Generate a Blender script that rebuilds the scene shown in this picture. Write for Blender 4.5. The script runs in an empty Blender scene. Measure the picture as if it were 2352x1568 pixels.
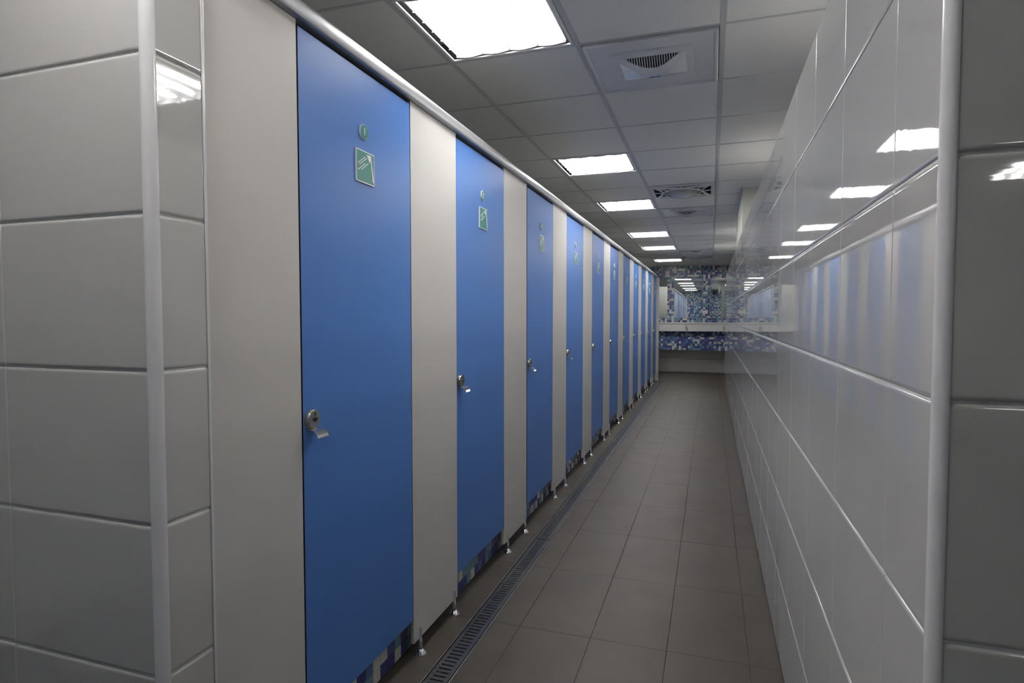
import bpy, bmesh, math, random
from mathutils import Matrix, Vector

random.seed(11)
SC = bpy.context.scene
COL = SC.collection
PI = math.pi

# ------------------------------------------------------------------ camera, world, exposure
CAM_H = 1.305
YAW, PITCH, ROLL = math.radians(-18.365), math.radians(-2.411), math.radians(0.01)
F_PX = 1372.88
cam_data = bpy.data.cameras.new('camera')
cam_data.sensor_fit = 'HORIZONTAL'
cam_data.sensor_width = 36.0
cam_data.lens = F_PX / 2352.0 * 36.0
cam_data.clip_start = 0.02
cam = bpy.data.objects.new('camera', cam_data)
COL.objects.link(cam)


def camera_matrix():
    cy, sy = math.cos(YAW), math.sin(YAW)
    cp, sp = math.cos(PITCH), math.sin(PITCH)
    cr, sr = math.cos(ROLL), math.sin(ROLL)
    ry = Matrix(((cy, 0, -sy), (0, 1, 0), (sy, 0, cy)))
    rx = Matrix(((1, 0, 0), (0, cp, -sp), (0, sp, cp)))
    rz = Matrix(((cr, -sr, 0), (sr, cr, 0), (0, 0, 1)))
    r = rz @ rx @ ry                     # rows: right, up, forward in (right, up, depth)
    def w(v):
        return Vector((v[0], v[2], v[1]))
    a, b, c = w(r[0]), w(r[1]), -w(r[2])
    m = Matrix.Identity(4)
    for i in range(3):
        m[i][0], m[i][1], m[i][2] = a[i], b[i], c[i]
    m[2][3] = CAM_H
    return m


cam.matrix_world = camera_matrix()
SC.camera = cam

world = bpy.data.worlds.new('world')
world.use_nodes = True
world.node_tree.nodes['Background'].inputs[0].default_value = (0.5, 0.55, 0.6, 1)
world.node_tree.nodes['Background'].inputs[1].default_value = 0.0
SC.world = world

SC.view_settings.view_transform = 'Standard'
SC.view_settings.look = 'None'
SC.view_settings.gamma = 1.0
SC.view_settings.use_curve_mapping = False
SC.view_settings.exposure = 1.75
SC.cycles.max_bounces = 10
SC.cycles.diffuse_bounces = 5
SC.cycles.glossy_bounces = 5
SC.cycles.sample_clamp_indirect = 10.0

TUBE_STRENGTH = 28.0
TUBE_COLOR = (1.0, 0.968, 0.915)

# ------------------------------------------------------------------ materials


def mat(name, color, rough=0.5, metal=0.0, spec=0.5, coat=0.0):
    m = bpy.data.materials.new(name)
    m.use_nodes = True
    b = m.node_tree.nodes['Principled BSDF']
    b.inputs['Base Color'].default_value = (*color, 1)
    b.inputs['Roughness'].default_value = rough
    b.inputs['Metallic'].default_value = metal
    b.inputs['Specular IOR Level'].default_value = spec
    if coat:
        b.inputs['Coat Weight'].default_value = coat
        b.inputs['Coat Roughness'].default_value = 0.05
    return m


def nodes_of(m):
    return m.node_tree.nodes, m.node_tree.links, m.node_tree.nodes['Principled BSDF']


def pos_noise(m, scale, detail=3.0, rough=0.5, n_scale=1.0):
    n, l, _ = nodes_of(m)
    g = n.new('ShaderNodeNewGeometry')
    mp = n.new('ShaderNodeMapping')
    mp.inputs['Scale'].default_value = scale
    l.new(g.outputs['Position'], mp.inputs['Vector'])
    t = n.new('ShaderNodeTexNoise')
    t.inputs['Scale'].default_value = n_scale
    t.inputs['Detail'].default_value = detail
    t.inputs['Roughness'].default_value = rough
    l.new(mp.outputs[0], t.inputs['Vector'])
    return t


def add_bumps(m, specs):
    n, l, b = nodes_of(m)
    prev = None
    for scale, dist, detail in specs:
        t = pos_noise(m, scale, detail)
        bp = n.new('ShaderNodeBump')
        bp.inputs['Strength'].default_value = 1.0
        bp.inputs['Distance'].default_value = dist
        l.new(t.outputs['Fac'], bp.inputs['Height'])
        if prev:
            l.new(prev.outputs['Normal'], bp.inputs['Normal'])
        prev = bp
    l.new(prev.outputs['Normal'], b.inputs['Normal'])


def tint(m, color, amount, scale, detail=4.0, stretch=(1, 1, 1)):
    """colour variation between two tones by noise"""
    n, l, b = nodes_of(m)
    t = pos_noise(m, tuple(scale * s for s in stretch), detail)
    r = n.new('ShaderNodeValToRGB')
    r.color_ramp.elements[0].position = 0.3
    r.color_ramp.elements[1].position = 0.7
    r.color_ramp.elements[0].color = (*[c * (1 - amount) for c in color], 1)
    r.color_ramp.elements[1].color = (*[min(1, c * (1 + amount)) for c in color], 1)
    l.new(t.outputs['Fac'], r.inputs['Fac'])
    l.new(r.outputs['Color'], b.inputs['Base Color'])


M = {}
M['tile'] = mat('glazed_white_tile', (0.52, 0.518, 0.506), 0.03)
M['tile'].node_tree.nodes['Principled BSDF'].inputs['IOR'].default_value = 1.8
add_bumps(M['tile'], [((2.2, 2.2, 8), 0.00022, 1.0), ((3, 3, 150), 0.000022, 1.0)])
M['bead'] = mat('white_corner_bead', (0.70, 0.70, 0.71), 0.2)
M['grout'] = mat('pale_grout', (0.66, 0.66, 0.64), 0.85)
tint(M['grout'], (0.66, 0.66, 0.64), 0.10, 30)
M['floor_tile'] = mat('taupe_floor_tile', (0.080, 0.068, 0.058), 0.46, spec=0.3)
tint(M['floor_tile'], (0.080, 0.068, 0.058), 0.13, 4.5, 7)
add_bumps(M['floor_tile'], [((160, 160, 160), 0.0003, 3.0)])
M['floor_grout'] = mat('floor_grout', (0.068, 0.058, 0.049), 0.9)
tint(M['floor_grout'], (0.068, 0.058, 0.049), 0.3, 14)
M['ceiling'] = mat('ceiling_board', (0.65, 0.645, 0.635), 0.8)
tint(M['ceiling'], (0.65, 0.645, 0.635), 0.03, 260, 2)
M['tee'] = mat('ceiling_tee_paint', (0.42, 0.43, 0.45), 0.4)
M['wall_paint'] = mat('cream_wall_paint', (0.60, 0.60, 0.54), 0.7)
tint(M['wall_paint'], (0.60, 0.60, 0.54), 0.05, 3)
M['panel'] = mat('warm_grey_laminate', (0.56, 0.548, 0.53), 0.42)
add_bumps(M['panel'], [((900, 900, 900), 0.00006, 1.0)])
M['panel_edge'] = mat('panel_edge', (0.60, 0.60, 0.55), 0.4)
M['blue'] = mat('blue_laminate', (0.075, 0.205, 0.56), 0.36, spec=0.36)
add_bumps(M['blue'], [((900, 900, 900), 0.00006, 1.0), ((2.5, 2.5, 2.5), 0.0012, 0.0)])
M['core'] = mat('black_laminate_core', (0.010, 0.010, 0.011), 0.55)
M['gap_shade'] = mat('black_gap_shade', (0.012, 0.012, 0.013), 0.6)  # near-black that paints the shade inside the door gaps
M['rail'] = mat('anodised_aluminium', (0.38, 0.39, 0.41), 0.36, 0.55)
M['steel'] = mat('brushed_stainless', (0.15, 0.155, 0.17), 0.36, 1.0)
add_bumps(M['steel'], [((60, 4, 60), 0.0002, 2.0)])
M['steel_edge'] = mat('drain_edge_steel', (0.62, 0.62, 0.62), 0.35, 0.8)
M['steel_dark'] = mat('drain_channel_steel', (0.12, 0.12, 0.125), 0.5, 0.7)
M['chrome'] = mat('polished_chrome', (0.80, 0.80, 0.80), 0.08, 1.0)
M['satin'] = mat('satin_lock_metal', (0.30, 0.295, 0.28), 0.34, 0.9)
M['black'] = mat('black_plastic', (0.006, 0.006, 0.007), 0.4)
M['green_dot'] = mat('green_vacant_dot', (0.006, 0.10, 0.03), 0.35)
M['sign_green'] = mat('sign_green', (0.03, 0.225, 0.195), 0.38)
M['sign_white'] = mat('sign_white', (0.72, 0.74, 0.75), 0.35)
M['mirror'] = mat('mirror_silver', (0.80, 0.85, 0.83), 0.012, 1.0)
M['mirror_edge'] = mat('mirror_edge_glass', (0.55, 0.62, 0.60), 0.1)
M['counter'] = mat('white_solid_surface', (0.66, 0.66, 0.66), 0.3)
M['plastic'] = mat('white_vent_plastic', (0.60, 0.61, 0.64), 0.12)
M['dark'] = mat('vent_interior', (0.015, 0.013, 0.013), 0.8)
M['blade'] = mat('fan_blade_grey', (0.10, 0.095, 0.09), 0.5)
M['vent_blue'] = mat('vent_blue_mark', (0.05, 0.15, 0.42), 0.4)
M['reflector'] = mat('lamp_reflector_white', (0.62, 0.63, 0.66), 0.3)
M['lamp_side'] = mat('lamp_side_metal', (0.45, 0.46, 0.48), 0.12, 1.0)
M['divider'] = mat('lamp_divider_grey', (0.22, 0.22, 0.24), 0.4)
M['lamp_frame'] = mat('lamp_frame_paint', (0.62, 0.62, 0.63), 0.35)
M['outlet'] = mat('outlet_plastic', (0.70, 0.70, 0.66), 0.3)


def tube_material(name, strength):
    m = bpy.data.materials.new(name)
    m.use_nodes = True
    nt = m.node_tree
    nt.nodes.clear()
    em = nt.nodes.new('ShaderNodeEmission')
    em.inputs[0].default_value = (*TUBE_COLOR, 1)
    em.inputs[1].default_value = strength
    nt.links.new(em.outputs[0], nt.nodes.new('ShaderNodeOutputMaterial').inputs[0])
    return m


M['tube'] = tube_material('fluorescent_tube', TUBE_STRENGTH)
M['trough_grout'] = mat('blue_grey_grout', (0.26, 0.28, 0.38), 0.8)
M['mosaic_grout'] = mat('mosaic_grout', (0.52, 0.52, 0.54), 0.8)
tint(M['mosaic_grout'], (0.44, 0.44, 0.46), 0.1, 20)
MOS = [mat('mosaic_white', (0.62, 0.61, 0.58), 0.18), mat('mosaic_teal', (0.17, 0.30, 0.37), 0.15),
       mat('mosaic_mid_blue', (0.10, 0.175, 0.36), 0.15), mat('mosaic_indigo', (0.07, 0.078, 0.25), 0.15)]


def mosaic_material():
    """far mosaic wall: grout lines and random tesserae by world position"""
    m = mat('mosaic_wall_far', (0.2, 0.2, 0.3), 0.2)
    n, l, b = nodes_of(m)
    g = n.new('ShaderNodeNewGeometry')
    sc = n.new('ShaderNodeVectorMath'); sc.operation = 'SCALE'; sc.inputs['Scale'].default_value = 20.0
    fl = n.new('ShaderNodeVectorMath'); fl.operation = 'FLOOR'
    l.new(g.outputs['Position'], sc.inputs[0])
    l.new(sc.outputs[0], fl.inputs[0])
    wn = n.new('ShaderNodeTexWhiteNoise')
    l.new(fl.outputs[0], wn.inputs['Vector'])
    r = n.new('ShaderNodeValToRGB')
    r.color_ramp.interpolation = 'CONSTANT'
    e = r.color_ramp.elements
    e[0].position = 0.0; e[0].color = (0.62, 0.61, 0.58, 1)
    e[1].position = 0.25; e[1].color = (0.17, 0.30, 0.37, 1)
    x = e.new(0.5); x.color = (0.10, 0.175, 0.36, 1)
    x = e.new(0.7); x.color = (0.07, 0.078, 0.25, 1)
    l.new(wn.outputs['Value'], r.inputs['Fac'])
    l.new(r.outputs['Color'], b.inputs['Base Color'])
    return m


M['mosaic_far'] = mosaic_material()

# ------------------------------------------------------------------ mesh helpers


class MB:
    def __init__(self):
        self.v, self.f, self.mi = [], [], []

    def face(self, idx, mi=0):
        self.f.append(tuple(idx)); self.mi.append(mi)

    def pts(self, pts):
        i = len(self.v)
        self.v += [tuple(p) for p in pts]
        return list(range(i, i + len(pts)))

    def box(self, x0, x1, y0, y1, z0, z1, mi=0):
        i = self.pts([(x, y, z) for z in (z0, z1) for y in (y0, y1) for x in (x0, x1)])
        for q in ((0, 2, 3, 1), (4, 5, 7, 6), (0, 1, 5, 4), (2, 6, 7, 3), (0, 4, 6, 2), (1, 3, 7, 5)):
            self.face([i[k] for k in q], mi)
        return self

    def cbox(self, x0, x1, y0, y1, z0, z1, c, mi=0):
        """box with chamfered edges"""
        b = bmesh.new()
        bmesh.ops.create_cube(b, size=1)
        for v in b.verts:
            v.co = Vector(((x0 + x1) / 2 + v.co.x * (x1 - x0), (y0 + y1) / 2 + v.co.y * (y1 - y0), (z0 + z1) / 2 + v.co.z * (z1 - z0)))
        bmesh.ops.bevel(b, geom=list(b.edges), offset=c, segments=2, affect='EDGES', profile=0.5)
        self.bm(b, mi)
        return self

    def bm(self, b, mi=0):
        b.verts.index_update()
        i = self.pts([v.co[:] for v in b.verts])
        for f in b.faces:
            self.face([i[v.index] for v in f.verts], mi)
        b.free()

    def prism(self, loop, fn, a, b, mi=0, caps=True):
        """loop of 2D points swept from a to b; fn(p, t) gives the 3D point"""
        n = len(loop)
        i = self.pts([fn(p, a) for p in loop])
        j = self.pts([fn(p, b) for p in loop])
        for k in range(n):
            self.face((i[k], i[(k + 1) % n], j[(k + 1) % n], j[k]), mi)
        if caps:
            self.face(i[::-1], mi); self.face(j, mi)
        return self

    def lathe(self, prof, o, ax, n=20, mi=0):
        """prof: (radius, height along ax) from o"""
        ax = Vector(ax).normalized()
        u = ax.orthogonal().normalized(); w = ax.cross(u)
        o = Vector(o)
        rings = []
        for r, h in prof:
            if r < 1e-6:
                rings.append(self.pts([o + ax * h]))
            else:
                rings.append(self.pts([o + ax * h + (u * math.cos(2 * PI * k / n) + w * math.sin(2 * PI * k / n)) * r for k in range(n)]))
        for a, b in zip(rings, rings[1:]):
            for k in range(n):
                k2 = (k + 1) % n
                if len(a) == 1 and len(b) == 1:
                    continue
                if len(a) == 1:
                    self.face((a[0], b[k2], b[k]), mi)
                elif len(b) == 1:
                    self.face((a[k], a[k2], b[0]), mi)
                else:
                    self.face((a[k], a[k2], b[k2], b[k]), mi)
        return self

    def tube(self, path, r, n=8, mi=0, closed=False):
        path = [Vector(p) for p in path]
        rings = []
        m = len(path)
        prev = None
        for k, p in enumerate(path):
            if closed:
                t = (path[(k + 1) % m] - path[k - 1]).normalized()
            else:
                t = (path[min(k + 1, m - 1)] - path[max(k - 1, 0)]).normalized()
            u = prev - t * prev.dot(t) if prev else t.orthogonal()
            u.normalize(); prev = u
            w = t.cross(u)
            rings.append(self.pts([p + (u * math.cos(2 * PI * i / n) + w * math.sin(2 * PI * i / n)) * r for i in range(n)]))
        pairs = list(zip(rings, rings[1:]))
        if closed:
            pairs.append((rings[-1], rings[0]))
        for a, b in pairs:
            for k in range(n):
                self.face((a[k], a[(k + 1) % n], b[(k + 1) % n], b[k]), mi)
        if not closed:
            self.face(rings[0][::-1], mi); self.face(rings[-1], mi)
        return self

    def mesh(self, name, mats, smooth=False):
        me = bpy.data.meshes.new(name)
        me.from_pydata(self.v, [], self.f)
        for m in (mats if isinstance(mats, (list, tuple)) else [mats]):
            me.materials.append(m)
        me.polygons.foreach_set('material_index', self.mi)
        if smooth:
            me.polygons.foreach_set('use_smooth', [True] * len(me.polygons))
        me.update()
        b = bmesh.new(); b.from_mesh(me)
        bmesh.ops.recalc_face_normals(b, faces=b.faces)
        b.to_mesh(me); b.free()
        if smooth and smooth != 'all':
            me.set_sharp_from_angle(angle=math.radians(35))
        return me

    def build(self, name, mats, parent=None, smooth=False, loc=None):
        return link(name, self.mesh(name, mats, smooth), parent, loc)


def link(name, data, parent=None, loc=None, rot=None):
    o = bpy.data.objects.new(name, data)
    COL.objects.link(o)
    if parent:
        o.parent = parent
    if loc:
        o.location = loc
    if rot:
        o.rotation_euler = rot
    return o


def thing(name, label, cat, loc=(0, 0, 0), group=None, kind=None):
    return tag(link(name, None, None, loc), label, cat, group, kind)


def tag(o, label, cat, group=None, kind=None):
    o['label'] = label
    o['category'] = cat
    if group:
        o['group'] = group
    if kind:
        o['kind'] = kind
    return o


def copy_tree(o, parent=None):
    c = o.copy()
    COL.objects.link(c)
    if parent:
        c.parent = parent
    for ch in list(o.children):
        copy_tree(ch, c)
    return c


def plate_with_holes(mb, outer, holes, z, z_up, mi=0, wall_mi=0, cap_mi=None):
    """flat face at z with openings; side walls go up from each opening to z_up"""
    b = bmesh.new()
    edges = []
    for lp in [outer] + holes:
        vs = [b.verts.new((p[0], p[1], z)) for p in lp]
        for k in range(len(vs)):
            edges.append(b.edges.new((vs[k], vs[(k + 1) % len(vs)])))
    bmesh.ops.triangle_fill(b, edges=edges, use_beauty=True)
    mb.bm(b, mi)
    for lp in [outer] + holes:
        mb.prism(lp, lambda p, t: (p[0], p[1], t), z, z_up, wall_mi, caps=False)
    if cap_mi is not None:
        for lp in holes:
            mb.face(mb.pts([(p[0], p[1], z_up) for p in lp]), cap_mi)


# ------------------------------------------------------------------ main dimensions (x right, y along corridor, z up)
X_RIGHT = 0.2645          # tiled face of the low wall
X_REVEAL = -1.000         # tiled face of the pillar reveal
Y_FACE = 0.860            # tiled faces that look at the entrance
X_PART = -1.055           # front of the cubicle partition
Y_WALL_END = 12.3025
Y_BACK = 14.48
Z_CEIL = 2.49
WALL_H = 2.085
X_MIN, X_MAX, Y_MIN = -2.62, 3.04, -6.2

# ------------------------------------------------------------------ tile maker
_tile_cache = {}


def tile_mesh(w, h, axes, material, t=0.0045):
    """pillowed ceramic tile, origin at its lower corner on the front plane. axes = (width dir, height dir, outward dir)"""
    key = (round(w, 4), round(h, 4), axes, material.name)
    if key in _tile_cache:
        return _tile_cache[key]
    us = [(0, -t), (0.0004, -0.0010), (0.0018, 0), (0.0028, 0)]
    vs = [(0, -t), (0.0005, -0.0022), (0.0020, -0.0010), (0.0045, -0.0002), (0.0070, 0), (0.0080, 0)]
    us = us + [(w - a, d) for a, d in us[::-1]]
    vs = vs + [(h - a, d) for a, d in vs[::-1]]
    W, H, O = (Vector(a) for a in axes)
    mb = MB()
    rows = []
    for v, dv in vs:
        rows.append(mb.pts([W * u + H * v + O * max(-t, min(du, dv) if du * dv == 0 else du + dv) for u, du in us]))
    for a, b in zip(rows, rows[1:]):
        for k in range(len(us) - 1):
            mb.face((a[k], a[k + 1], b[k + 1], b[k]))
    me = bpy.data.meshes.new('wall_tile')
    me.from_pydata(mb.v, [], mb.f)
    me.materials.append(material)
    me.polygons.foreach_set('use_smooth', [True] * len(me.polygons))
    me.update()
    if Vector(me.polygons[len(me.polygons) // 2].normal).dot(O) < 0:
        me.flip_normals()
    _tile_cache[key] = me
    return me


def flat_tile_mesh(w, d, t, c, material):
    key = ('flat', round(w, 4), round(d, 4), material.name)
    if key not in _tile_cache:
        mb = MB()
        top = mb.pts([(c, c, 0), (w - c, c, 0), (w - c, d - c, 0), (c, d - c, 0)])
        mid = mb.pts([(0, 0, -c), (w, 0, -c), (w, d, -c), (0, d, -c)])
        low = mb.pts([(0, 0, -t), (w, 0, -t), (w, d, -t), (0, d, -t)])
        mb.face(top)
        for k in range(4):
            k2 = (k + 1) % 4
            mb.face((mid[k], mid[k2], top[k2], top[k]))
            mb.face((low[k], low[k2], mid[k2], mid[k]))
        _tile_cache[key] = mb.mesh('floor_tile', material)
    return _tile_cache[key]


# ------------------------------------------------------------------ floor
# leave the drain trench open: the slab is made of two pieces beside it
floor = MB()
DX0, DX1 = -0.966, -0.868
floor.box(X_MIN, DX0, Y_MIN, Y_BACK + 0.1, -0.14, -0.0022)
floor.box(DX1, X_MAX, Y_MIN, Y_BACK + 0.1, -0.14, -0.0022)
floor.box(DX0, DX1, Y_MIN, 0.98, -0.14, -0.0022)
floor.box(DX0, DX1, 12.265, Y_BACK + 0.1, -0.14, -0.0022)
floor = floor.build('floor', M['floor_grout'])
tag(floor, 'taupe tiled floor of the shower corridor', 'floor', kind='structure')
xs_cols = [(-1.108, -0.968), (-0.866, -0.747), (-0.746, -0.4465), (-0.446, -0.1465), (-0.146, 0.1545), (0.156, 0.2645)]
G = 0.0013
y0 = 2.355 - 0.6 * 5
k = 0
while y0 + 0.6 * k < 12.2:
    a, b = y0 + 0.6 * k, min(y0 + 0.6 * (k + 1), 12.30)
    for (xa, xb) in xs_cols:
        w, d = xb - xa - G, b - a - G
        link('floor_tile', flat_tile_mesh(w, d, 0.008, 0.0008, M['floor_tile']), floor, (xa + G / 2, a + G / 2, random.uniform(-0.0003, 0.0003)))
    k += 1
# cross aisle in front of the basins: tiles laid the other way
for r in range(7):
    a = 12.345 + 0.3 * r
    b = min(a + 0.3, 14.40)
    if b - a < 0.05:
        continue
    for c in range(6):
        xa = -2.4 + 0.6 * c
        link('floor_tile', flat_tile_mesh(0.6 - G, b - a - G, 0.008, 0.0008, M['floor_tile']), floor, (xa, a, random.uniform(-0.0003, 0.0003)))
MB().box(-1.06, 0.46, 12.306, 12.336, -0.004, 0.001).build('threshold_strip', M['steel'], floor)

# ------------------------------------------------------------------ low tiled wall on the right
wall_right = MB().box(X_RIGHT + 0.0030, 0.465, Y_FACE + 0.0030, Y_WALL_END, 0, WALL_H).build('wall_right', M['grout'])
tag(wall_right, 'low partition wall of glossy white tiles facing the blue doors', 'wall', kind='structure')
AX_R = ((0, 1, 0), (0, 0, 1), (-1, 0, 0))
GH, GV = 0.0030, 0.0012
ys = [Y_FACE + 0.0125] + [1.065 + 0.3875 * i for i in range(30)]
for r in range(7):
    z0, z1 = 0.3 * r, min(0.3 * (r + 1), WALL_H)
    for a, b in zip(ys, ys[1:]):
        link('wall_tile', tile_mesh(b - a - GV, z1 - z0 - GH, AX_R, M['tile']), wall_right,
             (X_RIGHT + random.uniform(-0.0003, 0.0003), a + GV / 2, z0 + GH / 2),
             (0, random.uniform(-0.0012, 0.0012), random.uniform(-0.0008, 0.0008)))
AX_F = ((1, 0, 0), (0, 0, 1), (0, -1, 0))
for r in range(7):
    z0, z1 = 0.3 * r, min(0.3 * (r + 1), WALL_H)
    link('wall_tile', tile_mesh(0.189, z1 - z0 - GH, AX_F, M['tile']), wall_right, (X_RIGHT + 0.0122, Y_FACE, z0 + GH / 2),
         (random.uniform(-0.001, 0.001), 0, 0))
for r in range(7):
    z0, z1 = 0.3 * r, min(0.3 * (r + 1), WALL_H)
    link('wall_tile', tile_mesh(0.19, z1 - z0 - GH, ((1, 0, 0), (0, 0, 1), (0, 1, 0)), M['tile']), wall_right, (X_RIGHT + 0.006, Y_WALL_END + 0.0065, z0 + GH / 2))


def corner_bead(name, cx, cy, r, a0, a1, label):
    n = 14
    a0, a1 = a0 - 0.3, a1 + 0.3
    loop = [(cx + r * math.cos(a0 + (a1 - a0) * i / n), cy + r * math.sin(a0 + (a1 - a0) * i / n)) for i in range(n + 1)] + [(cx, cy)]
    o = MB().prism(loop, lambda p, t: (p[0], p[1], t), 0.0, WALL_H).build(name, M['bead'], None, True)
    return tag(o, label, 'trim', kind='structure')


corner_bead('trim_1', X_RIGHT + 0.0112, Y_FACE + 0.0112, 0.0125, PI, 1.5 * PI, 'rounded white corner bead on the end of the low tiled wall')
corner_bead('trim_2', X_REVEAL - 0.0142, Y_FACE + 0.0142, 0.0157, 1.5 * PI, 2 * PI, 'rounded white corner bead on the pillar edge beside the first grey panel')

# pier that carries on from the wall top to the ceiling
pier = MB().box(X_RIGHT + 0.004, 0.46, 5.98, 7.36, WALL_H, Z_CEIL + 0.02).build('wall_pier', M['wall_paint'])
tag(pier, 'cream painted pier between the top of the tiled wall and the ceiling', 'pier', kind='structure')

# ------------------------------------------------------------------ tiled pillar wall on the left
wall_left = MB().box(X_MIN, X_REVEAL - 0.0030, Y_FACE + 0.0030, 0.985, 0, WALL_H).build('wall_left', M['grout'])
tag(wall_left, 'white tiled pillar wall at the near end of the cubicles', 'wall', kind='structure')
AX_L = ((0, 1, 0), (0, 0, 1), (1, 0, 0))
for r in range(7):
    z0, z1 = 0.3 * r, min(0.3 * (r + 1), WALL_H)
    x = X_REVEAL - 0.0152
    for c in range(4):
        link('wall_tile', tile_mesh(0.4 - GV, z1 - z0 - GH, AX_F, M['tile']), wall_left, (x - 0.4 * (c + 1) + GV / 2, Y_FACE, z0 + GH / 2),
             (random.uniform(-0.0012, 0.0012), 0, random.uniform(-0.0008, 0.0008)))
    link('wall_tile', tile_mesh(0.1108, z1 - z0 - GH, AX_L, M['tile']), wall_left, (X_REVEAL, Y_FACE + 0.0152, z0 + GH / 2),
         (0, random.uniform(-0.001, 0.001), 0))
t3 = MB().cbox(X_REVEAL - 0.03, X_REVEAL + 0.0015, 0.987, 0.9935, 0, WALL_H, 0.001).build('trim_3', M['bead'])
tag(t3, 'thin white edge strip where the pillar meets the first grey panel', 'trim', kind='structure')

# ------------------------------------------------------------------ other walls of the place
o = MB().box(X_MIN - 0.1, X_MIN, 0.985, Y_BACK + 0.1, 0, Z_CEIL + 0.2).build('wall_outer_left', M['wall_paint'])
tag(o, 'plain wall behind the shower cubicles', 'wall', kind='structure')
o = MB().box(X_MAX, X_MAX + 0.1, Y_MIN, Y_BACK + 0.1, 0, Z_CEIL + 0.2).build('wall_outer_right', M['wall_paint'])
tag(o, 'plain wall of the aisle beyond the low tiled wall', 'wall', kind='structure')
o = MB().box(X_MIN - 0.1, 0.65, -0.75, -0.65, 0, Z_CEIL + 0.2).build('wall_front', M['mosaic_far'])
tag(o, 'blue mosaic wall at the entrance, seen only in the mirrors', 'wall', kind='structure')
o = MB().box(X_MIN - 0.1, X_MIN, -0.65, 0.985, 0, Z_CEIL + 0.2).build('wall_entrance_left', M['wall_paint'])
tag(o, 'plain side wall of the entrance bay', 'wall', kind='structure')
o = MB().box(0.55, X_MAX, Y_MIN - 0.1, Y_MIN, 0, Z_CEIL + 0.2).build('wall_entrance_end', M['wall_paint'])
tag(o, 'plain end wall of the entrance passage', 'wall', kind='structure')
o = MB().box(0.55, 0.65, Y_MIN, -0.75, 0, Z_CEIL + 0.2).build('wall_entrance_inner', M['wall_paint'])
tag(o, 'plain inner wall of the entrance passage', 'wall', kind='structure')

# ------------------------------------------------------------------ back wall with mosaic
wall_back = MB()
wall_back.box(X_MIN, X_MAX, Y_BACK + 0.004, Y_BACK + 0.1, 0, Z_CEIL + 0.2)
wall_back = wall_back.build('wall_back', M['mosaic_grout'])
tag(wall_back, 'blue and white mosaic wall behind the mirrors and basins', 'wall', kind='structure')
MIRRORS = [(-2.36, -1.752), (-1.575, -0.966), (-0.806, -0.197), (-0.008, 0.601), (0.79, 1.40), (1.58, 2.19)]
MIR_Z = (1.274, 2.176)


def mosaic_pick(rng, mode):
    r = rng.random()
    if mode == 'frieze':
        return 0 if r < 0.25 else 1 if r < 0.62 else 2 if r < 0.68 else 3
    if mode == 'trough':
        return 0 if r < 0.2 else 1 if r < 0.36 else 2 if r < 0.56 else 3
    return 0 if r < 0.24 else 1 if r < 0.52 else 2 if r < 0.62 else 3


def mosaic_field(cells, fn, p, thick, mode, seed, g=0.0036):
    """joined small tesserae: cells (i, j); fn(u, v, d) -> 3D point"""
    rng = random.Random(seed)
    mb = MB()
    for (i, j) in cells:
        c = mosaic_pick(rng, mode)
        u0, u1, v0, v1 = i * p + g / 2, (i + 1) * p - g / 2, j * p + g / 2, (j + 1) * p - g / 2
        e = 0.0008
        a = mb.pts([fn(u0, v0, 0), fn(u1, v0, 0), fn(u1, v1, 0), fn(u0, v1, 0)])
        b = mb.pts([fn(u0 + e, v0 + e, thick), fn(u1 - e, v0 + e, thick), fn(u1 - e, v1 - e, thick), fn(u0 + e, v1 - e, thick)])
        mb.face(b, c)
        for k in range(4):
            mb.face((a[k], a[(k + 1) % 4], b[(k + 1) % 4], b[k]), c)
    return mb


cells = []
for i in range(0, 112):
    for j in range(0, 27):
        xa, za = X_MIN + 0.05 * i, 1.165 + 0.05 * j
        if za + 0.05 > Z_CEIL + 0.02:
            continue
        xm, zm = xa + 0.025, za + 0.025
        if any(m0 + 0.03 < xm < m1 - 0.03 for m0, m1 in MIRRORS) and MIR_Z[0] + 0.03 < zm < MIR_Z[1] - 0.03:
            continue
        cells.append((i, j))
o = mosaic_field(cells, lambda u, v, d: (X_MIN + u, Y_BACK + 0.004 - d, 1.165 + v), 0.05, 0.004, 'frieze', 4).build('mosaic_tesserae', MOS, wall_back)
o['kind'] = 'stuff'
# plain tiles under the trough
for c in range(9):
    for r in range(2):
        link('wall_tile', tile_mesh(0.4 - GV, 0.3 - GH, AX_F, M['tile']), wall_back, (-2.55 + 0.4 * c, Y_BACK - 0.004, 0.02 + 0.3 * r))

# ------------------------------------------------------------------ ceiling
GX, GY = 0.033, 2.62            # a grid node
TILE_COLS = [-4, -3, -2, -1, 0]  # columns seen from the corridor
LIGHT_Y = [0.22, 2.02, 4.42, 6.22, 8.62, 10.42, 12.82]
LIGHT_Y2 = [2.02, 4.42, 8.62, 10.42]   # the lamp mirrored in the pillar reveal and the bright rows of ceiling beside the wall top
EXHAUST_Y = [2.62, 6.82, 11.02]
FAN_Y = [5.62, 12.22]
COLX = {c: (GX + 0.6 * c, GX + 0.6 * c + 0.6) for c in range(-5, 0)}
COLX[0] = (GX, 0.433)
for c in range(1, 6):
    COLX[c] = (0.433 + 0.6 * (c - 1), 0.433 + 0.6 * c)
skip = {(-2, y) for y in LIGHT_Y} | {(1, y) for y in LIGHT_Y2} | {(-1, y) for y in EXHAUST_Y + FAN_Y}
ENTRY_LIGHT = (4, -4.58)
ceiling = MB().box(X_MIN - 0.1, X_MAX + 0.1, Y_MIN - 0.1, Y_BACK + 0.1, Z_CEIL + 0.14, Z_CEIL + 0.2).build('ceiling', M['ceiling'])
tag(ceiling, 'suspended ceiling of square white boards in a metal grid', 'ceiling', kind='structure')
board = {}


def near(a, b):
    return abs(a - b) < 0.05


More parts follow.
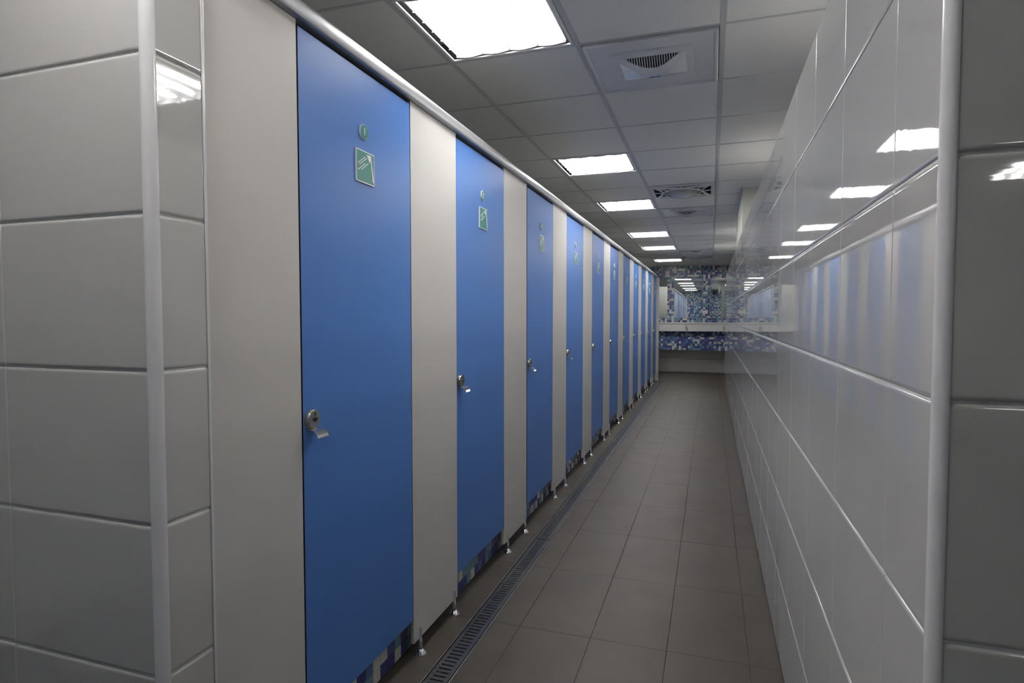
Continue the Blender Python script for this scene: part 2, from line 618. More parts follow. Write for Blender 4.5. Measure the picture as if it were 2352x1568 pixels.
field = MB()
tees_y = []
for row in range(-15, 20):
    ya = GY + 0.6 * row
    yb = min(ya + 0.6, Y_BACK)
    if ya >= Y_BACK - 0.02:
        continue
    for col in range(-5, 6):
        xa, xe = COLX[col]
        if any(c == col and near(y, ya) for c, y in skip) or (col == ENTRY_LIGHT[0] and near(ya, ENTRY_LIGHT[1])):
            continue
        if xa >= X_MAX - 0.01:
            continue
        xl, xr = max(xa, X_MIN), min(xe, X_MAX)
        w, d = xr - xl - 0.004, yb - ya - 0.004
        if col in TILE_COLS and ya > 1.3:
            key = (round(w, 3), round(d, 3))
            if key not in board:
                board[key] = MB().cbox(0, w, 0, d, 0, 0.015, 0.0025).mesh('ceiling_board', M['ceiling'])
            link('ceiling_board', board[key], ceiling, (xl + 0.002, ya + 0.002, Z_CEIL + random.uniform(0.0, 0.0012)))
        else:
            field.box(xl + 0.002, xr - 0.002, ya + 0.002, yb - 0.002, Z_CEIL, Z_CEIL + 0.015)
o = field.build('ceiling_board_field', M['ceiling'], ceiling)
o['kind'] = 'stuff'
for col in range(-4, 6):
    x = COLX[col][0]
    if x < X_MAX:
        MB().box(x - 0.012, x + 0.012, Y_MIN, Y_BACK, Z_CEIL - 0.0022, Z_CEIL + 0.03).build('main_tee', M['tee'], ceiling)
for row in range(-14, 20):
    y = GY + 0.6 * row
    MB().box(X_MIN, X_MAX, y - 0.008, y + 0.008, Z_CEIL - 0.0012, Z_CEIL + 0.03).build('cross_tee', M['tee'], ceiling)
MB().box(X_RIGHT - 0.016, X_RIGHT + 0.004, 5.96, 7.36, Z_CEIL - 0.02, Z_CEIL).build('edge_angle', M['tee'], ceiling)

# ------------------------------------------------------------------ recessed lights


def make_light(louvred, tube_mat):
    """0.6 m louvred troffer, origin at the middle of the ceiling opening"""
    root = thing('ceiling_light', '', 'ceiling light')
    s = 0.286
    fr = MB()
    for (a, b, c, d) in ((-s, s, -s, -s + 0.012), (-s, s, s - 0.012, s), (-s, -s + 0.012, -s + 0.012, s - 0.012), (s - 0.012, s, -s + 0.012, s - 0.012)):
        fr.box(a, b, c, d, -0.004, 0.002)
    fr.build('frame', M['lamp_frame'], root)
    h = s - 0.002
    sides = MB()
    sides.box(-h, -h + 0.002, -h, h, 0.002, 0.085)
    sides.box(h - 0.002, h, -h, h, 0.002, 0.085)
    sides.box(-h, h, -h, -h + 0.002, 0.002, 0.085)
    sides.box(-h, h, h - 0.002, h, 0.002, 0.085)
    hs = sides.build('housing', M['lamp_side'], root)
    MB().box(-h, h, -h, h, 0.085, 0.09).build('housing_top', M['reflector'], hs)
    # four parabolic troughs
    q = 0.258
    w = 2 * q / 4
    for k in range(4):
        xc = -q + w * (k + 0.5)
        n = 10
        prof = []
        for i in range(n + 1):
            t = -1 + 2 * i / n
            prof.append((xc + t * w / 2 * 0.985, 0.062 - 0.040 * t * t))
        mb = MB()
        a = mb.pts([(x, -q, z) for x, z in prof]); b = mb.pts([(x, q, z) for x, z in prof])
        for i in range(n):
            mb.face((a[i], a[i + 1], b[i + 1], b[i]))
        rf = mb.build('reflector', M['reflector'], root, 'all')
        if louvred:
            for sgn in (-1, 1):
                MB().prism(prof + [(xc + w / 2 * 0.985, 0.008), (xc - w / 2 * 0.985, 0.008)], lambda p, t: (p[0], t, p[1]), sgn * q - 0.001, sgn * q + 0.001).build('end_plate', M['reflector'], rf)
            # cross blades of this trough, hanging lowest at the middle
            n2 = 8
            lo, hi = [], []
            for i in range(n2 + 1):
                t = -1 + 2 * i / n2
                x = xc + t * w / 2 * 0.97
                lo.append((x, 0.002 - 0.006 * math.cos(t * PI / 2)))
                hi.append((x, 0.008 - 0.003 * t * t))
            blade = MB().prism(lo + hi[::-1], lambda p, t: (p[0], t, p[1]), -0.0012, 0.0012).mesh('cross_blade', M['reflector'])
            for j in range(7):
                link('cross_blade', blade, rf, (0, -q + 2 * q * j / 6, 0))
        MB().lathe([(0, -0.252), (0.008, -0.252), (0.008, 0.252), (0, 0.252)], (xc, 0, 0.018), (0, 1, 0), 10).build('tube', tube_mat, root)
    for k in range(5):
        x = -q + w * k
        MB().box(x - 0.0016, x + 0.0016, -q, q, 0.012, 0.024).build('divider', M['divider'], root)
    return root


def light_at(o, col, y, label, group=None):
    o.location = (COLX[col][0] + 0.3, y + 0.3, Z_CEIL)
    o['label'] = label
    if group:
        o['group'] = group


corridor_labels = ['recessed louvred light beside the exhaust fan nearest the tiled pillar',
                   'second recessed louvred light past the tiled pillar along the corridor',
                   'third recessed louvred light past the tiled pillar, beside a circulation fan',
                   'fourth recessed louvred light past the tiled pillar along the corridor',
                   'fifth recessed louvred light past the tiled pillar along the corridor',
                   'recessed louvred light closest to the mosaic mirror wall']
proto = make_light(True, M['tube'])
for i, y in enumerate(LIGHT_Y[1:]):
    light_at(proto if i == 0 else copy_tree(proto), -2, y, corridor_labels[i], 'louvred lights over the corridor')
# lamps outside the picture: seen in the mirrors, in the pillar reveal, by the lit ceiling rows and in the end face of the low wall
o = make_light(True, M['tube'])
o.name = 'entrance_light_offscreen'
light_at(o, -2, LIGHT_Y[0], 'recessed louvred light over the entrance, short of the tiled pillar', 'louvred lights over the corridor')
aisle = [('aisle_light_by_second_door_offscreen', 'level with the second blue door'), ('aisle_light_by_fourth_door_offscreen', 'level with the fourth blue door'),
         ('aisle_light_by_eighth_door_offscreen', 'level with the eighth blue door'), ('aisle_light_by_tenth_door_offscreen', 'level with the tenth blue door')]
proto = make_light(False, M['tube'])
for i, y in enumerate(LIGHT_Y2):
    o = proto if i == 0 else copy_tree(proto)
    o.name = aisle[i][0]
    light_at(o, 1, y, 'recessed light over the aisle behind the low wall, ' + aisle[i][1], 'lights over the hidden aisle')
o = make_light(False, M['tube'])
o.name = 'passage_light_offscreen'
light_at(o, ENTRY_LIGHT[0], ENTRY_LIGHT[1], 'recessed square light over the entrance passage')

# ------------------------------------------------------------------ exhaust fans


def arc_pts(f, n=24):
    return [f(i / n) for i in range(n + 1)]


def rounded(x0, x1, y0, y1, r, n=6):
    pts = []
    for cx, cy, a in ((x1 - r, y0 + r, -0.5 * PI), (x1 - r, y1 - r, 0), (x0 + r, y1 - r, 0.5 * PI), (x0 + r, y0 + r, PI)):
        for i in range(n + 1):
            t = a + 0.5 * PI * i / n
            pts.append((cx + r * math.cos(t), cy + r * math.sin(t)))
    return pts


def make_exhaust():
    root = thing('exhaust_fan', '', 'vent')
    s = 0.285
    p = MB().cbox(-s, s, -s, s, -0.006, 0.004, 0.003)
    base = p.build('base_panel', M['plastic'], root)
    lip = MB()
    for (a, b, c, d) in ((-s, s, -s, -s + 0.016), (-s, s, s - 0.016, s), (-s, -s + 0.016, -s, s), (s - 0.016, s, -s, s)):
        lip.cbox(a, b, c, d, -0.014, -0.004, 0.003)
    lip.build('rim', M['plastic'], base)
    # domed cover with a slotted crescent on two sides and a smooth scoop on the other two
    RX, RY, ZF = 0.150, 0.124, -0.016

    def dome(x, y):
        g = max(0.0, 1 - (x / RX) ** 2) ** 0.8 * max(0.0, 1 - (y / RY) ** 2) ** 0.8
        return ZF - 0.034 * g
    n = 22
    cres = [(-0.122 + 0.244 * i / n, -RY + 0.066 * math.sin(PI * i / n)) for i in range(n + 1)]
    eye = [(RX - 0.082 * math.sin(PI * i / n) ** 0.8, -0.085 + 0.18 * i / n) for i in range(n + 1)]
    mb = MB()
    plate_with_holes(mb, rounded(-0.183, 0.183, -0.174, 0.174, 0.02), [[(-RX, -RY), (RX, -RY), (RX, RY), (-RX, RY)]], ZF, -0.006)
    loop = [(-RX, -RY)] + cres + [(RX, -RY)] + eye + [(RX, RY)] + [(x, -y) for x, y in cres[::-1]] + [(-RX, RY)] + [(-x, y) for x, y in eye[::-1]]
    rings = []
    for t in (1.0, 0.85, 0.65, 0.45, 0.25):
        rings.append(mb.pts([(x * t, y * t, dome(x * t, y * t)) for x, y in loop]))
    cen = mb.pts([(0, 0, dome(0, 0))])[0]
    m_ = len(loop)
    for ra, rb in zip(rings, rings[1:]):
        for k in range(m_):
            mb.face((ra[k], ra[(k + 1) % m_], rb[(k + 1) % m_], rb[k]))
    for k in range(m_):
        mb.face((rings[-1][k], rings[-1][(k + 1) % m_], cen))
    cover = mb.build('cover', M['plastic'], root, True)
    for sgn in (-1, 1):
        back = MB()
        p0 = back.pts([(x, sgn * RY, ZF + 0.004) for x, y in cres])
        p1 = back.pts([(x, -sgn * y, dome(x, y) + 0.006) for x, y in cres])
        for k in range(n):
            back.face((p0[k], p0[k + 1], p1[k + 1], p1[k]))
        back.build('duct', M['dark'], cover)
        for k in range(1, n):
            x, y = cres[k]
            a_, b_ = Vector((x, sgn * RY, ZF)), Vector((x, -sgn * y, dome(x, y)))
            bar = MB()
            w = 0.0021
            q0 = bar.pts([a_ + Vector((-w, 0, 0)), a_ + Vector((w, 0, 0)), a_ + Vector((w, 0, 0.003)), a_ + Vector((-w, 0, 0.003))])
            q1 = bar.pts([b_ + Vector((-w, 0, 0)), b_ + Vector((w, 0, 0)), b_ + Vector((w, 0, 0.003)), b_ + Vector((-w, 0, 0.003))])
            for i in range(4):
                bar.face((q0[i], q0[(i + 1) % 4], q1[(i + 1) % 4], q1[i]))
            bar.build('grille_bar', M['plastic'], cover)
        scoop = MB()
        p0 = scoop.pts([(sgn * RX, y, ZF + 0.002) for x, y in eye])
        p1 = scoop.pts([(sgn * x, y, dome(x, y)) for x, y in eye])
        for k in range(n):
            scoop.face((p0[k], p0[k + 1], p1[k + 1], p1[k]))
        scoop.build('scoop', M['plastic'], cover)
    mk = MB()
    mk.prism([(-0.026, 0.050), (-0.012, 0.043), (0.018, 0.043), (0.028, 0.037), (0.022, 0.052), (0.006, 0.049), (-0.012, 0.052)],
             lambda q, t: (q[0], q[1] - 0.005, t), -0.0490, -0.040)
    mk.build('badge', M['vent_blue'], cover)
    return root


proto = make_exhaust()
labs = ['square white exhaust fan in the ceiling nearest the tiled pillar', 'square white exhaust fan in the ceiling beside the cream pier',
        'square white exhaust fan in the ceiling towards the mirrors']
for i, y in enumerate(EXHAUST_Y):
    o = proto if i == 0 else copy_tree(proto)
    o.location = (GX - 0.3, y + 0.3, Z_CEIL)
    o['label'] = labs[i]
    o['group'] = 'exhaust fans in the ceiling'


def make_fan():
    root = thing('circulation_fan', '', 'fan')
    s = 0.284
    fr = MB()
    for (a, b, c, d) in ((-s, s, -s, -s + 0.03), (-s, s, s - 0.03, s), (-s, -s + 0.03, -s + 0.03, s - 0.03), (s - 0.03, s, -s + 0.03, s - 0.03)):
        fr.cbox(a, b, c, d, -0.012, 0.004, 0.003)
    frame = fr.build('frame', M['plastic'], root)
    box = MB()
    box.box(-s, s, -s, s, 0.10, 0.11)
    for sgn in (-1, 1):
        box.box(sgn * s - 0.002, sgn * s + 0.002, -s, s, 0.0, 0.10)
        box.box(-s, s, sgn * s - 0.002, sgn * s + 0.002, 0.0, 0.10)
    box.build('housing', M['blade'], root)
    arcs = MB()
    e = s - 0.03
    for q in range(4):
        c_, s_ = math.cos(q * PI / 2), math.sin(q * PI / 2)
        path = []
        for i in range(17):
            u = -e + 2 * e * i / 16
            v = -e + 0.075 * math.sin(PI * i / 16)
            path.append((u * c_ - v * s_, u * s_ + v * c_, -0.008))
        arcs.tube(path, 0.011, 6)
        arcs.tube([(0.0, 0.0, 0.0)] and [((-e) * -s_, (-e) * c_, -0.008), (0.165 * s_, -0.165 * c_, -0.014)], 0.006, 6)
        arcs.tube([(e * (c_ - s_), e * (s_ + c_), -0.008), (0.122 * (c_ - s_), 0.122 * (s_ + c_), -0.016)], 0.006, 6)
    arcs.build('spokes', M['plastic'], root)
    guard = MB()
    for k in range(15):
        r = 0.045 + 0.0145 * 9 / 14 * k
        z = -0.065 + 0.049 * (k / 14) ** 2
        guard.tube([(r * math.cos(2 * PI * i / 28), r * math.sin(2 * PI * i / 28), z) for i in range(28)], 0.0026 if k < 14 else 0.007, 5, closed=True)
    for k in range(12):
        a = 2 * PI * k / 12
        guard.tube([(r * math.cos(a), r * math.sin(a), -0.065 + 0.049 * ((r - 0.045) / 0.1305) ** 2) for r in (0.04, 0.08, 0.12, 0.15, 0.176)], 0.0018, 5)
    guard.build('guard', M['plastic'], root)
    MB().lathe([(0, -0.073), (0.03, -0.072), (0.045, -0.066), (0.045, -0.055), (0, -0.055)], (0, 0, 0), (0, 0, 1), 20).build('hub', M['plastic'], root, True)
    MB().lathe([(0, -0.038), (0.05, -0.038), (0.05, 0.02), (0, 0.02)], (0, 0, 0), (0, 0, 1), 16).build('motor', M['blade'], root)
    for k in range(5):
        a = 2 * PI * k / 5 + 0.3
        ca, sa = math.cos(a), math.sin(a)
        pl = [(0.045, -0.022), (0.10, -0.045), (0.16, -0.05), (0.168, 0.02), (0.11, 0.03), (0.045, 0.022)]
        mb = MB()
        top = mb.pts([(x * ca - y * sa, x * sa + y * ca, -0.012 + y * 0.25) for x, y in pl])
        low = mb.pts([(x * ca - y * sa, x * sa + y * ca, -0.015 + y * 0.25) for x, y in pl])
        mb.face(top); mb.face(low[::-1])
        for i in range(6):
            mb.face((low[i], low[(i + 1) % 6], top[(i + 1) % 6], top[i]))
        mb.build('blade', M['blade'], root)
    return root


proto = make_fan()
labs = ['ceiling circulation fan with round guard beside the cream pier', 'ceiling circulation fan with round guard close to the mosaic wall']
for i, y in enumerate(FAN_Y):
    o = proto if i == 0 else copy_tree(proto)
    o.location = (GX - 0.3, y + 0.3, Z_CEIL)
    o['label'] = labs[i]
    o['group'] = 'circulation fans in the ceiling'

# ------------------------------------------------------------------ cubicle partition
DOOR_Y0, PITCH_Y, DOOR_W = 1.3630, 1.05, 0.6260
DOOR_Z = (0.153, 2.080)
N_DOORS = 11
RAIL_Z0 = 2.094


def lock_parts(root):
    """lock at its place on the door; local frame: x out of the door, y towards the hinge, z up. Origin at hinge edge."""
    ly, lz = -(DOOR_W - 0.031), 1.020
    body = MB().lathe([(0, 0), (0.0262, 0), (0.0262, 0.0125), (0.0248, 0.0145), (0, 0.0145)], (0, ly, lz), (1, 0, 0), 32).build('lock', M['satin'], root, True)
    MB().lathe([(0, 0.014), (0.0045, 0.014), (0.0045, 0.0151), (0, 0.0151)], (0, ly + 0.002, lz + 0.0135), (1, 0, 0), 14).build('indicator', M['green_dot'], body)
    MB().lathe([(0, 0.014), (0.006, 0.014), (0.0052, 0.019), (0, 0.019)], (0, ly + 0.002, lz), (1, 0, 0), 12).build('knob', M['black'], body, True)
    pull = MB()
    prof = [(0.0, -0.018), (0.004, -0.0245), (0.013, -0.0275), (0.024, -0.0285), (0.033, -0.033), (0.039, -0.041), (0.042, -0.050)]
    for i in range(len(prof) - 1):
        (xa, za), (xb, zb) = prof[i], prof[i + 1]
        wa = 0.021 + 0.003 * i / 6; wb = 0.021 + 0.003 * (i + 1) / 6
        t = 0.0018
        a = pull.pts([(xa, ly - wa, lz + za), (xa, ly + wa, lz + za), (xa, ly + wa, lz + za + t), (xa, ly - wa, lz + za + t)])
        b = pull.pts([(xb, ly - wb, lz + zb), (xb, ly + wb, lz + zb), (xb + t * 0.6, ly + wb, lz + zb + t), (xb + t * 0.6, ly - wb, lz + zb + t)])
        for k in range(4):
            pull.face((a[k], a[(k + 1) % 4], b[(k + 1) % 4], b[k]))
        if i == len(prof) - 2:
            pull.face(b)
    pull.build('pull', M['chrome'], body, True)


def sign_parts(root):
    su0, su1, sv0, sv1 = -0.3600, -0.2545, 1.7275, 1.8295      # pictogram plate
    plate = MB().cbox(0.0, 0.0050, su0, su1, sv0, sv1, 0.0006).build('pictogram_plate', M['sign_white'], root)
    MB().box(0.0048, 0.0054, su0 + 0.0035, su1 - 0.0035, sv0 + 0.0035, sv1 - 0.0035).build('green_field', M['sign_green'], plate)

    def at(u, v):
        return (su0 + u * (su1 - su0), sv1 - v * (sv1 - sv0))
    pic = MB()

    def poly(pts):
        loop = [at(u, v) for u, v in pts]
        pic.prism(loop, lambda p, t: (t, p[0], p[1]), 0.0052, 0.0059)

    def stroke(a, b, w):
        (ua, va), (ub, vb) = a, b
        dx, dy = ub - ua, vb - va
        n = math.hypot(dx, dy)
        px, py = -dy / n * w / 2, dx / n * w / 2
        poly([(ua + px, va + py), (ub + px, vb + py), (ub - px, vb - py), (ua - px, va - py)])
    poly([(0.55, 0.09), (0.80, 0.075), (0.80, 0.12), (0.73, 0.33)])
    stroke((0.785, 0.10), (0.925, 0.885), 0.048)
    for a, b in (((0.495, 0.167), (0.085, 0.44)), ((0.558, 0.204), (0.164, 0.47)), ((0.48, 0.378), (0.085, 0.65)), ((0.647, 0.345), (0.26, 0.615))):
        stroke(a, b, 0.024)
    pic.build('shower_symbol', M['sign_white'], plate)
    return plate


def text_mesh(s, size):
    cu = bpy.data.curves.new('digit', 'FONT')
    cu.body = s
    cu.size = size
    cu.align_x = 'CENTER'
    cu.align_y = 'CENTER'
    cu.extrude = 0.0003
    ob = bpy.data.objects.new('digit', cu)
    COL.objects.link(ob)
    bpy.context.view_layer.update()
    me = bpy.data.meshes.new_from_object(ob)
    bpy.data.objects.remove(ob)
    me.materials.clear()
    me.materials.append(M['sign_white'])
    return me


def make_door():
    root = thing('cubicle_door', '', 'door')
    leaf = MB().cbox(-0.013, 0.0, -DOOR_W, 0.0, DOOR_Z[0], DOOR_Z[1], 0.0012).build('door_panel', [M['blue'], M['core']], root)
    for p in leaf.data.polygons:                      # compact laminate: blue faces, black core at the edges
        p.material_index = 0 if abs(p.normal.x) > 0.9 else 1
    gap_shade = MB()  # black strips added behind the gaps to stand in for the dark stall
    gap_shade.box(-0.030, -0.0135, -DOOR_W - 0.012, -DOOR_W + 0.010, DOOR_Z[0], DOOR_Z[1] + 0.012)
    gap_shade.box(-0.030, -0.0135, -0.010, 0.012, DOOR_Z[0], DOOR_Z[1] + 0.012)
    gap_shade.box(-0.030, -0.0135, -DOOR_W - 0.012, 0.012, DOOR_Z[1] - 0.01, DOOR_Z[1] + 0.012)
    gap_shade.build('gap_shade', M['gap_shade'], root)
    sign_parts(root)
    lock_parts(root)
    disc = MB().lathe([(0, 0), (0.0242, 0), (0.0242, 0.0042), (0.0235, 0.0050), (0, 0.0050)], (0, -0.3115, 1.8885), (1, 0, 0), 36).build('number_disc', M['sign_white'], root, True)
    MB().lathe([(0.0, 0.0049), (0.0226, 0.0049), (0.0226, 0.0054), (0, 0.0054)], (0, -0.3115, 1.8885), (1, 0, 0), 36).build('green_face', M['sign_green'], disc)
    return root


door0 = make_door()
ords = ['first', 'second', 'third', 'fourth', 'fifth', 'sixth', 'seventh', 'eighth', 'ninth', 'tenth', 'eleventh']
swing = [0.0, -0.010, 0.006, -0.008, 0.002, -0.009, 0.006, -0.008, 0.001, -0.009, 0.006]
for i in range(N_DOORS):
    d = door0 if i == 0 else copy_tree(door0)
    d.location = (X_PART, DOOR_Y0 + PITCH_Y * i + DOOR_W, 0.0)
    d.rotation_euler = (0, 0, swing[i] * 0.45)
    if i == 0:
        d['label'] = 'first blue cubicle door from the tiled pillar, with number 1'
    elif i == 1:
        d['label'] = 'second blue cubicle door from the tiled pillar, with number 2'
    elif i == 10:
        d['label'] = 'last blue cubicle door, beside the grey end post near the basins'
    else:
        d['label'] = ords[i] + ' blue cubicle door counting from the tiled pillar'
    d['group'] = 'blue cubicle doors'
    disc = [c for c in d.children if c.name.startswith('number_disc')][0]
    tm = text_mesh(str(i + 1), 0.034)
    n = link('number', tm, disc, (0.0056, -0.3115, 1.8885), (PI / 2, 0, PI / 2))

# grey pilaster panels on steel feet


def foot_meshes():
    post = MB().lathe([(0, 0.0), (0.0085, 0.0), (0.0085, 0.056), (0.0058, 0.060), (0.0058, 0.099), (0.0035, 0.104), (0, 0.105)], (0, 0, 0), (0, 0, 1), 18)
    cone = MB().lathe([(0.0, 0.0), (0.0225, 0.0), (0.0230, 0.002), (0.0205, 0.007), (0.0145, 0.0125), (0.0115, 0.017), (0.0090, 0.019), (0, 0.019)], (0, 0, 0), (0, 0, 1), 28)
    return post.mesh('foot', M['chrome'], True), cone.mesh('flange', M['chrome'], True)


foot_m, cone_m = foot_meshes()


def pilaster(ya, yb, label, feet):
    root = thing('partition_panel', label, 'panel', (X_PART, (ya + yb) / 2, 0), 'grey partition panels')
    h = (yb - ya) / 2
    MB().cbox(-0.013, 0.0, -h, h, 0.058, 2.093, 0.0010).build('panel', M['panel'], root)
    for fy in feet:
        f = link('foot', foot_m, root, (0.0045, fy - (ya + yb) / 2, 0))
        link('flange', cone_m, f)
    return root


pilaster(0.997, DOOR_Y0 - 0.006, 'wide grey partition panel beside the white tiled pillar', [1.05, DOOR_Y0 - 0.05])
for i in range(N_DOORS - 1):
    a = DOOR_Y0 + DOOR_W + PITCH_Y * i + 0.0045
    b = DOOR_Y0 + PITCH_Y * (i + 1) - 0.006
    pilaster(a, b, 'grey partition panel between the %s and %s blue doors from the pillar' % (ords[i], ords[i + 1]), [a + 0.045, b - 0.045])
ye = DOOR_Y0 + PITCH_Y * 10 + DOOR_W + 0.004
root = thing('end_panel', 'grey end post and side panel closing the cubicle row by the basins', 'panel', (X_PART, ye, 0))
MB().cbox(-0.012, 0.055, 0.0, 0.055, 0.0, 2.092, 0.002).build('post', M['panel'], root)
MB().cbox(X_MIN - X_PART, -0.008, 0.018, 0.044, 0.02, 2.092, 0.002).build('side_panel', M['panel'], root)

# head rail
prof = [(-0.034, 2.094), (0.008, 2.094), (0.016, 2.097), (0.0195, 2.103), (0.0195, 2.132), (0.0175, 2.1385), (0.008, 2.1475), (0.002, 2.150), (-0.034, 2.150)]
rail = MB().prism(prof, lambda p, t: (X_PART + p[0], t, p[1]), 0.997, ye + 0.055).build('head_rail', M['rail'], None, True)
tag(rail, 'long aluminium head rail along the top of the cubicle doors', 'rail')

# mosaic curb behind the doors
curb = MB().box(-1.25, -1.112, 0.99, ye + 0.02, 0, 0.205).build('shower_curb', M['mosaic_grout'])
tag(curb, 'low mosaic curb on the floor behind the cubicle doors', 'curb', kind='structure')
rng = random.Random(21)
mos_mesh = []
for m in MOS:
    mb = MB()
    a, b, e, t = 0.0012, 0.0488, 0.0008, 0.004
    lo = mb.pts([(0, a, a), (0, b, a), (0, b, b), (0, a, b)])
    hi = mb.pts([(t, a + e, a + e), (t, b - e, a + e), (t, b - e, b - e), (t, a + e, b - e)])
    mb.face(hi)
    for k in range(4):
        mb.face((lo[k], lo[(k + 1) % 4], hi[(k + 1) % 4], hi[k]))
    mos_mesh.append(mb.mesh('mosaic_tile', m))
NY = 72
for i in range(NY):
    for j in range(4):
        link('mosaic_tile', mos_mesh[mosaic_pick(rng, 'curb')], curb, (-1.112, 1.34 + 0.05 * i, 0.002 + 0.05 * j))
cells = [(i, j) for i in range(NY, 223) for j in range(4)]
o = mosaic_field(cells, lambda u, v, d: (-1.112 + d, 1.34 + u, 0.002 + v), 0.05, 0.004, 'curb', 8).build('mosaic_tesserae', MOS, curb)
o['kind'] = 'stuff'

# ------------------------------------------------------------------ linear floor drain
ch = MB()
ch.box(-0.966, -0.9635, 0.98, 12.265, -0.06, 0.0008)
ch.box(-0.8705, -0.868, 0.98, 12.265, -0.06, 0.0008)
chan = thing('drain_channel', 'steel channel frame of the long floor drain', 'drain', (0, 0, 0))
ch.build('frame', M['steel_edge'], chan)
MB().box(-0.9635, -0.8705, 0.98, 12.265, -0.062, -0.055).build('trough', M['steel_dark'], chan)
brk = [0.985, 3.335, 5.61, 7.885, 10.16, 12.262]
names = ['first and second', 'third and fourth', 'fifth and sixth', 'seventh and eighth', 'tenth and eleventh']
for s_, (a, b) in enumerate(zip(brk, brk[1:])):
    mb = MB()
    a += 0.003; b -= 0.003
    zt, zb = -0.0015, -0.004
    x0, x1, sx0, sx1 = -0.958, -0.876, -0.942, -0.893
    mb.box(x0, sx0, a, b, zb, zt)
    mb.box(sx1, x1, a, b, zb, zt)
    n = int((b - a) / 0.0243)
    p = (b - a) / n
    for i in range(n + 1):
        yc = a + p * i
        y_a, y_b = max(a, yc - 0.0083), min(b, yc + 0.0083)
        mb.box(sx0, sx1, y_a, y_b, zb, zt)
    # folded edges
    mb.box(x0, x0 + 0.002, a, b, -0.03, zb)
    mb.box(x1 - 0.002, x1, a, b, -0.03, zb)
    g = thing('drain_grate', 'slotted steel drain grate along the %s blue doors' % names[s_], 'drain grate', (0, 0, 0), 'drain grate sections')
    mb.build('slotted_plate', M['steel'], g)
    MB().lathe([(0, -0.004), (0.008, -0.004), (0.008, -0.0008), (0, -0.0008)], ((sx0 + sx1) / 2, b - 0.012, 0), (0, 0, 1), 14).build('lifting_hole_shade', M['black'], g)  # solid black disc painted as the dark of the lifting hole

# ------------------------------------------------------------------ basins, mirrors
trough = thing('trough_basin', 'long mosaic trough basin below the white tap ledge', 'basin', (0, 0, 0))
XT0, XT1 = X_MIN + 0.02, 2.6
YF = 13.90
body = MB()
body.box(XT0, XT1, YF, YF + 0.07, 0.545, 0.828)
body.box(XT0, XT1, YF + 0.07, 14.42, 0.545, 0.60)
body.box(XT0, XT1, 14.42, 14.462, 0.545, 0.960)
body = body.build('trough_body', M['trough_grout'], trough)
nx = int((XT1 - XT0) / 0.05)
for nm, fn, rows, seed in (
        ('front_mosaic', lambda u, v, d: (XT0 + u, YF - d, 0.5475 + v), range(0, 6), 31),
        ('rim_mosaic', lambda u, v, d: (XT0 + u, YF + 0.010 + v, 0.828 + d), range(0, 1), 32),
        ('inner_mosaic', lambda u, v, d: (XT0 + u, 14.42 - d, 0.605 + v), range(0, 7), 33)):
    cs = [(i, j) for i in range(nx) for j in rows if not (nm == 'front_mosaic' and j == 5 and False)]
    mb = mosaic_field(cs, fn, 0.05 if nm != 'front_mosaic' else 0.0495, 0.004, 'trough', seed, 0.002)
    o = mb.build(nm, MOS, body)
    o['kind'] = 'stuff'
for i in range(4):
    MB().box(XT0 + 1.3 * i, XT0 + 1.3 * i + 0.12, YF + 0.1, 14.46, 0.0, 0.545).build('support', M['grout'], trough) if i in (0, 3) else None

ledge = thing('tap_ledge', 'white tap ledge box running under the mirrors', 'ledge', (0, 0, 0))
MB().cbox(XT0, XT1, 14.148, 14.468, 1.135, 1.163, 0.004).build('shelf', M['counter'], ledge)
cuts = [XT0, -1.72, -0.913, 0.30 + 0.37, 1.55, XT1]
for a, b in zip(cuts, cuts[1:]):
    MB().cbox(a + 0.0012, b - 0.0012, 14.160, 14.176, 0.963, 1.134, 0.001).build('front_panel', M['counter'], ledge)
MB().box(XT0, XT1, 14.177, 14.465, 0.963, 1.134).build('core', M['grout'], ledge)


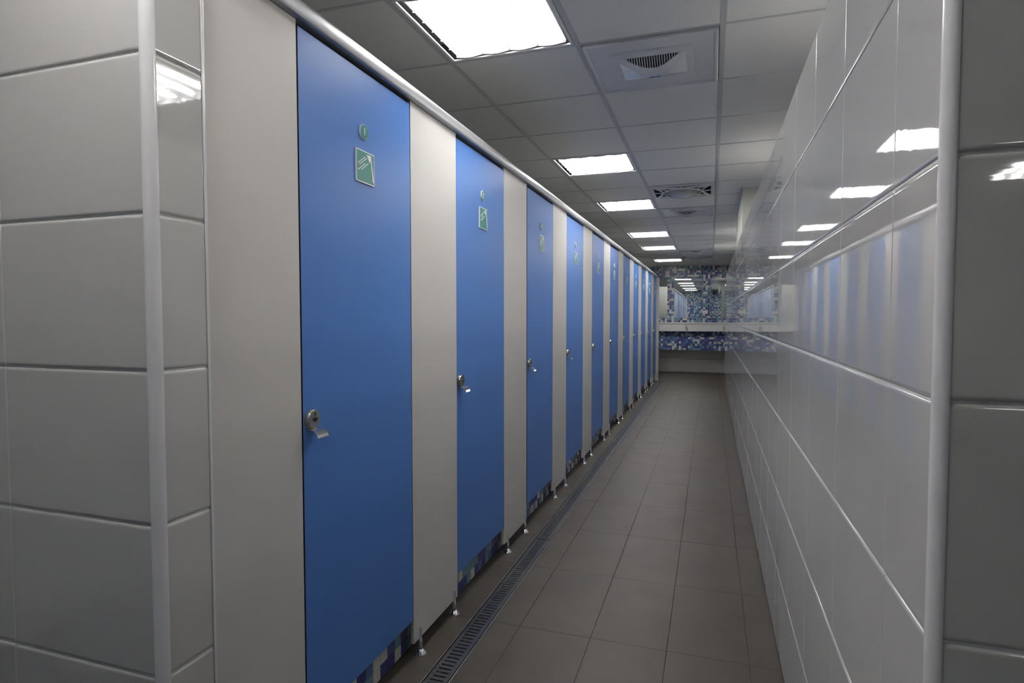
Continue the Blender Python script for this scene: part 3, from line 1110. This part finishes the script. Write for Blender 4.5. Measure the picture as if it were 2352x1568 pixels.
def make_tap():
    root = thing('basin_tap', '', 'tap', (0, 0, 0), 'chrome taps over the trough basin')
    MB().lathe([(0, 0), (0.020, 0), (0.020, 0.004), (0.017, 0.010), (0.016, 0.05), (0.013, 0.056), (0, 0.056)], (0, 0, 0), (0, -1, 0), 20).build('tap_body', M['chrome'], root, True)
    MB().tube([(0, -0.03, -0.006), (0, -0.06, -0.004), (0, -0.085, -0.014), (0, -0.098, -0.034), (0, -0.10, -0.046)], 0.0095, 10).build('spout', M['chrome'], root, True)
    MB().tube([(0, -0.045, 0.008), (-0.004, -0.048, 0.025), (-0.012, -0.056, 0.042)], 0.006, 8).build('lever', M['chrome'], root, True)
    return root


mlabs = ['frameless wall mirror hidden behind the cubicles', 'frameless wall mirror partly hidden by the cubicle end post', 'frameless wall mirror showing in full beside the cubicle end post',
         'frameless wall mirror partly hidden by the end of the low tiled wall', 'frameless wall mirror behind the low tiled wall', 'frameless wall mirror farthest behind the low tiled wall']
tap0 = make_tap()
for i, x in enumerate((-1.321, -0.519, 0.283, 1.085, 1.887)):
    t = tap0 if i == 0 else copy_tree(tap0)
    t.location = (x, 14.1595, 1.052)
    t.scale = (1.25, 1.25, 1.25)
    t['label'] = 'chrome tap under the ' + mlabs[i + 1].replace('frameless ', '')

for (a, b), lab in zip(MIRRORS, mlabs):
    m = thing('wall_mirror', lab, 'mirror', ((a + b) / 2, Y_BACK, MIR_Z[0]), 'wall mirrors over the basins')
    h = (b - a) / 2
    H = MIR_Z[1] - MIR_Z[0]
    MB().box(-h + 0.003, h - 0.003, -0.0062, -0.0060, 0.003, H - 0.003).build('silvered_face', M['mirror'], m)
    MB().cbox(-h, h, -0.006, 0.003, 0.0, H, 0.001).build('glass_edge', M['mirror_edge'], m)
out = thing('wall_outlet', 'small white wall outlet between two mirrors', 'outlet', (-0.122, Y_BACK - 0.002, 1.405))
MB().cbox(-0.062, 0.062, -0.009, 0.002, -0.036, 0.036, 0.003).build('face_plate', M['outlet'], out)
for dx in (-0.028, 0.028):
    MB().box(dx - 0.008, dx - 0.005, -0.0095, -0.008, -0.008, 0.008).build('socket_slot', M['black'], out)
    MB().box(dx + 0.005, dx + 0.008, -0.0095, -0.008, -0.008, 0.008).build('socket_slot', M['black'], out)
